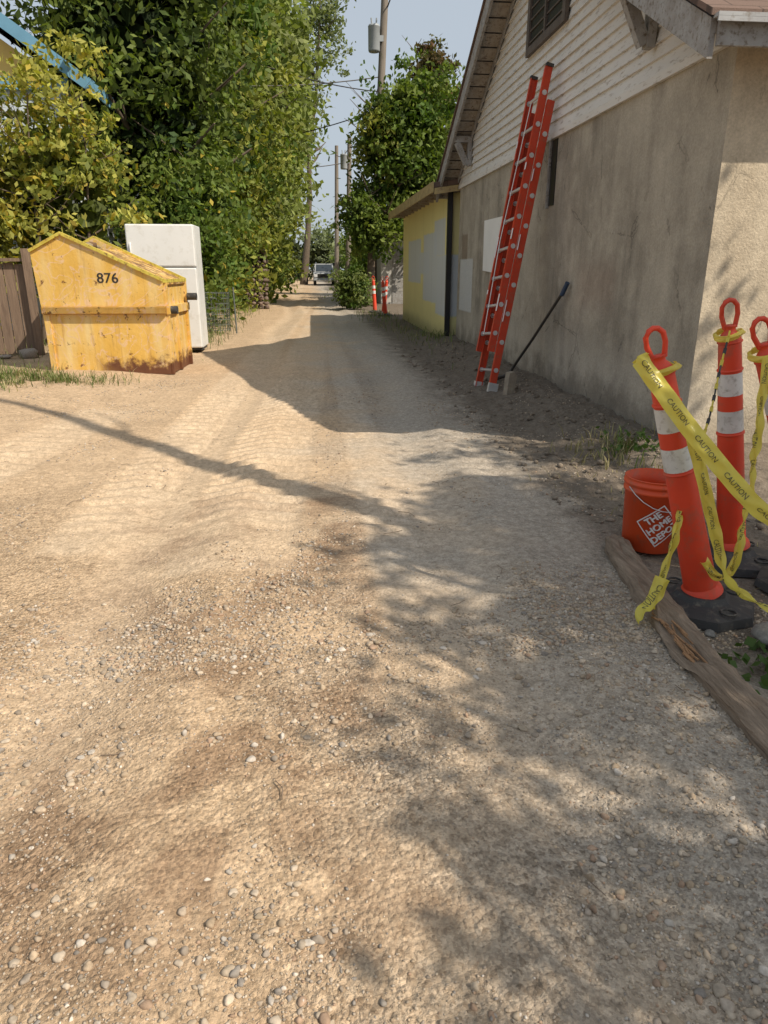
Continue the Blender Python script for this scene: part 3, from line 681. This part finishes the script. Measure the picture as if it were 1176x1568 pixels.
# ---------------------------------------------------------------- wood fence
def wood(name,c1,c2,sc=(12,12,1),bs=.7):
    m,nt,p,o=mat_new(name); c=coords(nt)
    g=noise(nt,mapping(nt,c,sc),3,4,.7,.3); n=noise(nt,c,1.5,4)
    col=mix(nt,ramp(nt,g,[(.3,0.),(.7,1.)]),c1,c2); col=mix(nt,mth(nt,'MULTIPLY',n,.5),col,tuple(x*.6 for x in c2))
    setin(nt,p.inputs['Base Color'],col); p.inputs['Roughness'].default_value=.9; bump(nt,p,g,bs,.012); return m
FWD=wood('weathered_fence_wood',(.30,.21,.145),(.15,.10,.07))
fe=empty('wood_fence'); b=B()
p0=Vector((-4.12,11.3));p1=Vector((-10.5,10.4)); d=(p1-p0).normalized(); n=int((p1-p0).length/.15)
ang=math.atan2(d.y,d.x)
for k in range(n):
    q=p0+d*(k*.15); M=Matrix.Translation((q.x,q.y,0))@Matrix.Rotation(ang,4,'Z')
    h=1.38+random.uniform(-.02,.02)
    b.box((.004,-.01+random.uniform(-.004,.004),.10),(.142,.012,h),FWD,M)
M=Matrix.Translation((p0.x,p0.y,0))@Matrix.Rotation(ang,4,'Z')
b.box((0,-.03,1.405),(6.4,.09,1.45),FWD,M); b.box((0,-.08,1.22),(6.4,-.02,1.31),FWD,M); b.box((0,-.08,.35),(6.4,-.02,.44),FWD,M)
for k in range(4): b.box((k*2.1-.1,.03,-.1),(k*2.1,.13,1.58 if k==0 else 1.4),FWD,M)
b.obj('pickets',fe)
P=[];S=[]
for k in range(16):
    P.append((-4.1-k*.3+random.uniform(-.1,.1),10.9+random.uniform(-.25,.1)-k*.04,gh(-4.5,11)));S.append(random.uniform(.08,.17))
rocks('border_rocks',np.array(P),np.array(S),2,np.tile((.30,.26,.22),(16,1))*RNG.uniform(.7,1.3,(16,1)),sink=.15)
P=[];S=[]
for r in range(13):
    for k in range(4):
        for q in range(2): P.append((-2.15+k*.2+random.uniform(-.03,.03),25.6+q*.3,.0+r*.15));S.append(random.uniform(.09,.14))
rocks('stone_pillar',np.array(P),np.array(S),1,np.tile((.15,.11,.09),(len(P),1))*RNG.uniform(.5,1.6,(len(P),1)),sink=.2)
WIRE=simple('galvanised_wire',(.18,.20,.19),(.12,.14,.13),5,.5,.1,metal=.3)
b=B(); cx,cy=-2.0,15.6
for k in range(16):
    a=k/16*6.283; b.tube([(cx+.28*math.cos(a),cy+.28*math.sin(a),.05),(cx+.3*math.cos(a),cy+.3*math.sin(a),.85)],.006,WIRE,5)
for r in range(8):
    z=.1+r*.105; b.tube([(cx+.29*math.cos(a*.3927),cy+.29*math.sin(a*.3927),z) for a in range(17)],.006,WIRE,5)
b.tube([(cx+.42,cy-.1,.02),(cx+.40,cy-.1,.95)],.018,WIRE,6)
b.obj('wire_cage')
# ---------------------------------------------------------------- ladder
FR=simple('ladder_orange_fiberglass',(.62,.06,.02),(.48,.045,.018),4,.45,.05,grime=(.42,.08,.04)); ALU=simple('aluminium',(.70,.70,.70),(.55,.55,.55),10,.35,.1,metal=.4)
LBL=simple('label_white',(.76,.76,.76),(.64,.64,.66),30,.5,.02)
la=empty('extension_ladder'); b=B()
p0=Vector((1.92,7.86,gh(1.92,7.9)-.01)); p1=Vector((2.555,8.28,3.22)); ax=(p1-p0); LL=ax.length; ax.normalize()
wd=Vector((-.12,1,0)); wd=(wd-ax*wd.dot(ax)).normalized(); nm=ax.cross(wd).normalized()
if nm.x>0: nm=-nm
M=Matrix(((wd.x,nm.x,ax.x,p0.x),(wd.y,nm.y,ax.y,p0.y),(wd.z,nm.z,ax.z,p0.z),(0,0,0,1)))
def section(hw,yo,z0,z1):
    for s in (-1,1):
        x=s*hw
        b.box((x-.004,yo-.036,z0),(x+.004,yo+.036,z1),FR,M)
        xi=(x,x-s*.028); b.box((min(xi),yo-.040,z0),(max(xi),yo-.032,z1),FR,M); b.box((min(xi),yo+.032,z0),(max(xi),yo+.040,z1),FR,M)
    z=z0+.2
    while z<z1-.05:
        a=M@Vector((-hw+.003,yo,z)); c=M@Vector((hw-.003,yo,z)); b.tube([a,c],.0165,ALU,10)
        for s in (-1,1):
            a=M@Vector((s*hw-.012,yo,z)); c=M@Vector((s*hw+.012,yo,z)); b.tube([a,c],.026,ALU,10)
        z+=.305
section(.215,0,.03,3.0); section(.185,.085,.42,LL)
for s in (-1,1):
    b.box((s*.215-.02,-.06,-.02),(s*.215+.02,.05,.09),ALU,M); b.box((s*.215-.035,-.07,-.03),(s*.215+.035,.06,-.018),BLK,M)
    b.box((s*.185-.02,.045,LL),(s*.185+.02,.125,LL+.03),BLK,M)
for (s,z0,z1) in [(-1,.75,.98),(1,1.35,1.62),(-1,1.5,1.66),(1,.95,1.05),(-1,2.2,2.32),(1,2.5,2.62)]:
    b.box((s*.215-.02,.041,z0),(s*.215+.004,.043,z1),LBL,M); b.box((s*.185-.02,.1265,z0+.1),(s*.185+.012,.1275,z1+.05),LBL,M)
b.tube([M@Vector((.0,.14,.6)),M@Vector((.02,.16,1.6)),M@Vector((0,.13,LL-.3))],.005,WHT,5)
b.obj('rails_and_rungs',la)
BLU=simple('bar_grip_blue',(.03,.06,.12),(.02,.04,.08),5,.5,.05); STL=simple('dark_steel',(.05,.05,.055),(.08,.07,.06),8,.45,.2,metal=.5)
b=B(); g0=gh(2.3,8.1)
b.tube([(2.12,8.12,g0+.03),(2.22,8.16,g0+.05),(2.30,8.14,g0+.12),(2.34,8.05,g0+.24),(2.42,7.8,g0+.5),(2.565,7.30,1.10)],[.022,.02,.017,.016,.016,.016],STL,9)
b.tube([(2.553,7.33,1.05),(2.575,7.25,1.17)],.024,BLU,9); b.obj('digging_bar')
b=B(); g0=gh(2.1,7.4); M=Matrix.Translation((2.06,7.35,g0))@Matrix.Rotation(.25,4,'Z')@Matrix.Rotation(.06,4,'Y')
b.prism([(-.045,-.05),(.045,-.05),(.055,.20),(.02,.235),(-.035,.22)],'y',-.04,.045,simple('stake_wood_gray',(.34,.29,.22),(.22,.18,.14),14,.9,.6),M); b.obj('wooden_stake')
# ---------------------------------------------------------------- delineator posts
OR=simple('post_orange_plastic',(.76,.06,.018),(.60,.05,.018),3,.5,.03,grime=(.50,.08,.04)); RFL=simple('reflective_band',(.72,.72,.70),(.57,.57,.55),10,.4,.05,grime=(.42,.40,.37))
def post(base,top,yaw=0,name='traffic_delineator_post'):
    e=empty(name); b=B(); base=Vector(base);top=Vector(top); ax=(top-base).normalized(); L=(top-base).length
    z=ax; x=Vector((1,0,0)); x=(x-z*x.dot(z)).normalized(); y=z.cross(x)
    M=Matrix(((x.x,y.x,z.x,base.x),(x.y,y.y,z.y,base.y),(x.z,y.z,z.z,base.z),(0,0,0,1)))
    def rr(t): return .066-.020*t/.88
    seg=[(0,.50,OR,0),(.50,.585,RFL,.0008),(.585,.645,OR,0),(.645,.73,RFL,.0008),(.73,.845,OR,0)]
    for a,c,mt,o in seg:
        b.lathe([(rr(a)+o,a*L),(rr(c)+o,c*L)],mt,26,M)
    for a in (.49,.74,.845): b.lathe([(rr(a),a*L-.006),(rr(a)+.005,a*L-.003),(rr(a)+.005,a*L+.003),(rr(a),a*L+.006)],OR,26,M)
    b.lathe([(rr(.845),.845*L),(.046,.86*L),(.034,.875*L),(.024,.885*L),(.024,.90*L),(.03,.905*L),(.0,.906*L)],OR,22,M)
    b.lathe([(.085,0.0),(.08,.02),(rr(0),.035)],OR,26,M)
    zs=.895*L; h=L-zs
    lp=[(-.022,zs),(-.036,zs+h*.45),(-.034,zs+h*.75),(-.018,L-.01),(0,L-.004),(.018,L-.01),(.034,zs+h*.75),(.036,zs+h*.45),(.022,zs)]
    b.tube([M@Vector((p[0],0,p[1])) for p in lp],.0105,OR,8); b.obj('post',e)
    b=B(); gz=gh(base.x,base.y)+.004
    M2=Matrix.Translation((base.x,base.y,gz))@Matrix.Rotation(yaw,4,'Z')
    for (r0,r1,za,zc_) in [(.225,.215,0,.035),(.215,.12,.035,.055),(.12,.10,.055,.075),(.10,.0,.075,.075)]:
        vs=[(r*math.cos(math.pi/8+k*math.pi/4),r*math.sin(math.pi/8+k*math.pi/4),zz) for r,zz in ((r0,za),(r1,zc_)) for k in range(8)]
        b.add(vs,[(k,(k+1)%8,8+(k+1)%8,8+k) for k in range(8)],BLK,False,M2)
    for k in range(4):
        a=k*math.pi/2; b.tube([M2@Vector((.16*math.cos(a)+.03*math.cos(t),.16*math.sin(a)+.03*math.sin(t),.052)) for t in [i*.7854 for i in range(9)]],.005,BLK,5)
    b.obj('rubber_base',e); return e
post((1.58,2.53,.03),(1.236,2.54,1.10),yaw=.2)
post((2.0,3.02,.03),(1.776,2.98,1.18),yaw=.5)
post((2.16,2.66,.09),(1.735,2.69,1.12),yaw=.1)
post((2.15,21.3,.03),(2.05,21.2,1.1)); post((2.2,22.4,.03),(2.3,22.3,1.1)); post((2.0,23.1,.03),(1.95,23.2,1.1))
bu=empty('plastic_bucket',(1.67,3.2,gh(1.67,3.2))); b=B()
OB=simple('bucket_orange_plastic',(.74,.09,.02),(.60,.07,.018),3,.5,.03,grime=(.48,.10,.045))
b.lathe([(0,.004),(.125,.004),(.13,.01),(.142,.30),(.150,.302),(.150,.318),(.143,.32),(.143,.335),(.152,.338),(.152,.352),(.145,.355),(.147,.368),(.150,.37),(.141,.372),(.138,.30),(.126,.02),(0,.02)],OB,40)
pts=[(.152*math.cos(a),.152*math.sin(a)-.0,.33-.10*math.sin(t)) for a,t in [(math.pi+.2+i*.30,i*.3142) for i in range(11)]]
b.tube(pts,.0025,ALU,6); b.obj('shell',bu)
vs,fs=text_verts('THE\nHOME\nDEPOT',.05); b=B(); ca,sa=math.cos(.7),math.sin(.7)
WP=simple('white_print',(.75,.74,.72),(.68,.66,.64),9,.5,.02)
def bend(x,z,o=0):
    a=-1.75+x/.138; r=.1305+.012*z/.30+.0012+o; return (r*math.cos(a),r*math.sin(a),z)
for j,dx in enumerate((-.0025,0,.0025)): b.add([bend((v.x*ca-v.y*sa)*.95+dx,.155+(v.x*sa+v.y*ca)*.95,j*.0003) for v in vs],fs,WP)
q=.092
for k in range(4):
    c0=[(-q,-q),(q,-q),(q,q),(-q,q)]; A=c0[k];C=c0[(k+1)%4]
    for i in range(8):
        t0,t1=i/8,(i+1)/8; rows=[]
        for t in (t0,t1):
            x=A[0]+(C[0]-A[0])*t;z=A[1]+(C[1]-A[1])*t
            for s in (1.,.93): rows.append(bend((x*ca-z*sa)*s*.85,.155+(x*sa+z*ca)*s*.85))
        b.add(rows,[(0,2,3,1)],WP)
b.obj('logo_print',bu)
TW=wood('old_timber',(.38,.29,.21),(.15,.105,.07),(16,1.4,16),1.)
TWE=simple('rotten_orange_wood',(.38,.21,.10),(.22,.12,.06),25,.9,.8)
b=B(); pl=[(1.50,3.25),(1.44,3.0),(1.36,2.5),(1.31,2.0),(1.28,1.5),(1.26,1.0),(1.25,.4)]
cs=[(-.062,-.05),(-.066,.02),(-.060,.05),(-.045,.066),(-.02,.07),(.0,.062),(.02,.071),(.045,.066),(.058,.05),(.064,.02),(.064,-.05)]
vs=[];nseg=150
for i in range(nseg+1):
    t=i/nseg*(len(pl)-1); k=min(int(t),len(pl)-2); f=t-k
    x=pl[k][0]*(1-f)+pl[k+1][0]*f; y=pl[k][1]*(1-f)+pl[k+1][1]*f; g=gh(x-.1,y)
    en=sst(3.25,3.08,y)
    for j,(cx,cz) in enumerate(cs):
        nz=mn.noise(Vector((j*1.7,y*3,1)))*.014+mn.noise(Vector((j*3.7,y*12,4)))*.009
        if 1.9<y<2.4 and 1<j<6: nz-=.03*sst(.25,.05,abs(y-2.15))
        vs.append((x+cx*(.6+.4*en)+nz,y,g+(cz if cz<0 else cz*(.45+.55*en))-.014+nz))
nc=len(cs); fs=[(i*nc+j,(i+1)*nc+j,(i+1)*nc+j+1,i*nc+j+1) for i in range(nseg) for j in range(nc-1)]
b.add(vs,fs,TW,False); b.add(vs[:nc],[list(range(nc))],TW)
for k in range(26):
    y=random.uniform(1.95,2.35); x=1.30+(y-2)*.1+random.uniform(-.055,.02); b.beam((x,y,.028+random.uniform(0,.012)),(x+random.uniform(-.01,.01),y+random.uniform(.04,.12),.03+random.uniform(0,.01)),.006,.005,TWE)
b.obj('landscape_timber')
def tape_mat():
    m,nt,p,o=mat_new('caution_tape_yellow'); c=coords(nt)
    setin(nt,p.inputs['Base Color'],mix(nt,noise(nt,c,8,3),(.82,.72,.12),(.72,.60,.09))); p.inputs['Roughness'].default_value=.3
    t=nt.nodes.new('ShaderNodeBsdfTranslucent'); t.inputs[0].default_value=(.8,.70,.14,1); ms=nt.nodes.new('ShaderNodeMixShader'); ms.inputs[0].default_value=.35
    nt.links.new(p.outputs[0],ms.inputs[1]); nt.links.new(t.outputs[0],ms.inputs[2]); nt.links.new(ms.outputs[0],o.inputs[0]); return m
TP=tape_mat(); INK=simple('tape_ink',(.05,.05,.035),(.09,.08,.04),5,.5,.0)
def cr(pts,n):
    P=[Vector(p) for p in pts]; P=[P[0]*2-P[1]]+P+[P[-1]*2-P[-2]]; out=[]
    for i in range(1,len(P)-2):
        for k in range(n):
            t=k/n; a,b_,c_,d_=P[i-1],P[i],P[i+1],P[i+2]
            out.append(.5*((2*b_)+(c_-a)*t+(2*a-5*b_+4*c_-d_)*t*t+(3*b_-a-3*c_+d_)*t**3))
    out.append(P[-2]); return out
tp=empty('caution_tape')
def ribbon(pts,ups,wid,name,ltr=.5,tw=0,tw0=0,crinkle=.008):
    C=cr(pts,22); U=cr(ups,22); n=len(C); b=B(); fr_=[]; Ls=[0]
    for i in range(1,n): Ls.append(Ls[-1]+(C[i]-C[i-1]).length)
    for i in range(n):
        d=(C[min(i+1,n-1)]-C[max(i-1,0)]).normalized(); u=U[i]; u=(u-d*u.dot(d)).normalized(); nn=d.cross(u)
        a=tw0+tw*(Ls[i]+.06*math.sin(Ls[i]*9)); u2=u*math.cos(a)+nn*math.sin(a); n2=nn*math.cos(a)-u*math.sin(a)
        fr_.append((C[i],d,u2,n2))
    def off(Lx,t): return crinkle*math.sin(Lx*26+t*6)+crinkle*.7*math.sin(Lx*61-t*9)+.012*math.cos(t*3)
    rows=7; vs=[]
    for i,(c,d,u,nn) in enumerate(fr_):
        for r in range(rows):
            t=(r/(rows-1)-.5); vs.append(c+u*wid*t+nn*off(Ls[i],t))
    fs=[(i*rows+r,(i+1)*rows+r,(i+1)*rows+r+1,i*rows+r+1) for i in range(n-1) for r in range(rows-1)]
    b.add(vs,fs,TP,True)
    if ltr:
        tv,tf=text_verts('CAUTION',wid*ltr); w0=max(v.x for v in tv); s=w0+.03
        while s<Ls[-1]-w0:
            for side in (-1,1):
                o=[]
                for v in tv:
                    L_=s+v.x*side
                    i=max(0,min(n-2,int(np.searchsorted(Ls,L_))-1)); f=(L_-Ls[i])/(Ls[i+1]-Ls[i])
                    c=fr_[i][0].lerp(fr_[i+1][0],f);u=fr_[i][2].lerp(fr_[i+1][2],f);nn=fr_[i][3].lerp(fr_[i+1][3],f)
                    t=v.y/wid
                    o.append(c+u*v.y+nn*(off(L_,t)+side*.003))
                b.add(o,tf,INK)
            s+=w0*2+.05
    b.obj(name,tp)
ribbon([(1.165,2.46,1.0),(1.175,2.425,.965),(1.335,2.27,.725),(1.523,2.125,.506),(1.78,1.98,.36)],[(.5,0,1),(.5,0,1),(.6,-.1,.8),(.6,-.2,.8),(.6,0,.8)],.062,'strand_a',.40,tw=1.0,tw0=-.35,crinkle=.006)
ribbon([(1.30,2.47,.86),(1.392,2.407,.667),(1.521,2.373,.300),(1.57,2.30,.16),(1.70,2.16,.10)],[(1,0,.3),(1,-.2,.3),(1,-.2,.3),(.5,-.5,.8),(.2,-.3,1)],.045,'strand_b',.45,tw=2.2,tw0=-.6)
ribbon([(1.50,2.62,.50),(1.40,2.46,.366),(1.33,2.40,.16),(1.27,2.35,.06)],[(.3,-1,.4),(1,-.3,.4),(1,-.3,.3),(1,-.2,.5)],.028,'strand_c',.6,tw=6,tw0=.6)
ribbon([(1.755,2.625,.98),(1.74,2.58,.75),(1.735,2.56,.6),(1.713,2.511,.447),(1.64,2.432,.197),(1.57,2.42,.15),(1.5,2.42,.22)],[(1,0,.2),(1,0,.2),(1,0,.2),(1,0,.2),(1,-.3,.5),(.1,-.6,1),(.1,-.6,1)],.034,'strand_d',.5,tw=3,tw0=.3)
ribbon([(1.33,2.40,.16),(1.30,2.38,.10),(1.24,2.34,.05),(1.22,2.30,.03)],[(1,0,.3),(1,-.2,.3),(1,-.2,.3),(1,-.5,.8)],.055,'loose_end',.5,tw=2)
for (p,t) in [(Vector((1.285,2.54,.95)),.055),(Vector((1.80,2.985,1.03)),.05),(Vector((1.79,2.69,.98)),.055)]:
    pts=[p+Vector((math.cos(a)*t,math.sin(a)*t,.016*math.sin(a*1.3))) for a in [i*.55 for i in range(13)]]
    ribbon(pts,[(0,0,1)]*13,.026,'wrap',0,crinkle=.004)
b=B(); C=cr([(1.77,2.93,1.05),(1.71,2.86,.90),(1.63,2.75,.72),(1.56,2.68,.60),(1.50,2.62,.50)],26)
last=C[0]; k=0
for i in range(1,len(C)):
    if (C[i]-last).length>.024:
        b.beam(last,C[i],.013 if k%2 else .006,.005 if k%2 else .013,BLK if (k//2)%2 else TP); last=C[i]; k+=1
b.obj('plastic_chain')
# ---------------------------------------------------------------- utility poles and wires
PW=wood('pole_wood',(.30,.255,.21),(.19,.16,.13),(9,9,.6)); TRN=simple('transformer_gray',(.36,.38,.39),(.30,.32,.33),3,.5,.05)
def pole(base,top,r,arm,trans,name='utility_pole'):
    e=empty(name); b=B(); base=Vector(base);top=Vector(top); b.tube([base,base.lerp(top,.5),top],[r,r*.85,r*.7],PW,12)
    for z in arm:
        p=base.lerp(top,z); b.box((p.x-.8,p.y-.2,p.z-.06),(p.x+.8,p.y-.08,p.z+.06),PW)
        for k in (-.75,-.4,.4,.75): b.tube([(p.x+k,p.y-.14,p.z+.06),(p.x+k,p.y-.14,p.z+.2)],.035,TRN,6)
    b.obj('pole',e)
    if trans:
        p=base.lerp(top,trans); b=B(); M=Matrix.Translation((p.x-.36,p.y-.2,p.z))
        b.lathe([(0,-.45),(.2,-.45),(.22,-.4),(.22,.35),(.23,.36),(.2,.43),(0,.46)],TRN,18,M)
        b.tube([M@Vector((.08,0,.4)),M@Vector((.1,0,.65))],.03,TRN,6); b.tube([M@Vector((-.08,0,.4)),M@Vector((-.1,0,.65))],.03,TRN,6)
        b.box((p.x-.2,p.y-.22,p.z-.1),(p.x,p.y-.16,p.z+.1),TRN); b.obj('transformer',e)
pole((2.55,31,-.2),(3.35,31,16),.17,[.93],.60)
pole((2.5,50,-.2),(2.75,50,9.2),.19,[],.85)
pole((2.1,60,-.2),(2.3,60,10.2),.19,[],None)
wr=empty('overhead_wires'); b=B()
def wire(a,c,sag,r=.02):
    a=Vector(a);c=Vector(c); b.tube([a.lerp(c,t)-Vector((0,0,sag*4*t*(1-t))) for t in [i/12 for i in range(13)]],r,STL,5)
wire((2.9,31,8.3),(-9,26,7.4),.5); wire((2.9,31,8.1),(2.7,50,8.6),.4); wire((2.95,31,7.2),(-8,40,7),.5)
wire((2.9,31,7.8),(-4,24,7.9),.3)
wire((2.7,50,8.6),(2.2,60,9.6),.3,.028); wire((2.7,50,7.8),(-6,46,7.5),.5,.028); wire((3.2,31,10.6),(4.2,8,13.5),.5,.026); wire((3.4,31,11.4),(5.2,8,14.2),.5,.026)
wire((3.2,31,13),(-6,30,11),.6)
b.obj('cables',wr)
# ---------------------------------------------------------------- parked truck far
tr=empty('parked_pickup_truck',(1.2,66,0)); b=B()
TPa=simple('truck_paint_silver',(.34,.35,.36),(.28,.29,.30),2,.3,.0); TG=GLS
def xs_prism(poly,x0,x1,m): b.prism(poly,'x',x0,x1,m)
xs_prism([(-2.6,.45),(2.7,.45),(2.7,1.05),(.6,1.08),(-.9,1.08),(-2.5,1.0),(-2.62,.8)],-.92,.92,TPa)
xs_prism([(-1.0,1.082),(.7,1.082),(.5,1.72),(-.45,1.75)],-.80,.80,TPa)
b.add([(-.72,-.99,1.12),(.72,-.99,1.12),(.68,-.52,1.68),(-.68,-.52,1.68)],[(0,1,2,3)],TG)
b.box((-.6,-2.66,.62),(.6,-2.63,.92),DARK)
b.box((-.95,-2.72,.40),(.95,-2.6,.56),TRN)
for s in (-1,1):
    b.box((s*.72-.16,-2.65,.68),(s*.72+.16,-2.625,.9),LBL)
    b.add([(s*.805,-.8,1.14),(s*.805,.5,1.14),(s*.805,.38,1.64),(s*.805,-.4,1.66)],[(0,1,2,3)],TG)
    b.box((s*1.0-.1,-.95,1.05),(s*1.0+.1,-.85,1.25),DARK)
    for y in (-1.75,1.6): b.tube([(s*.7,y,.38),(s*.94,y,.38)],.38,BLK,20); b.tube([(s*.945,y,.38),(s*.95,y,.38)],.2,TRN,14)
b.obj('body',tr)
b=B()
for k in range(90):
    x=random.uniform(.7,2.4) if k%3 else random.uniform(-2.5,1.2);y=random.uniform(1.2,6);a=random.uniform(0,6.28);l=random.uniform(.03,.12)
    b.tube([(x,y,gh(x,y)+.006),(x+math.cos(a)*l*.5,y+math.sin(a)*l*.5,gh(x,y)+.012),(x+math.cos(a+.3)*l,y+math.sin(a+.3)*l,gh(x,y)+.008)],.0016,TW,4)
b.obj('fallen_twigs')
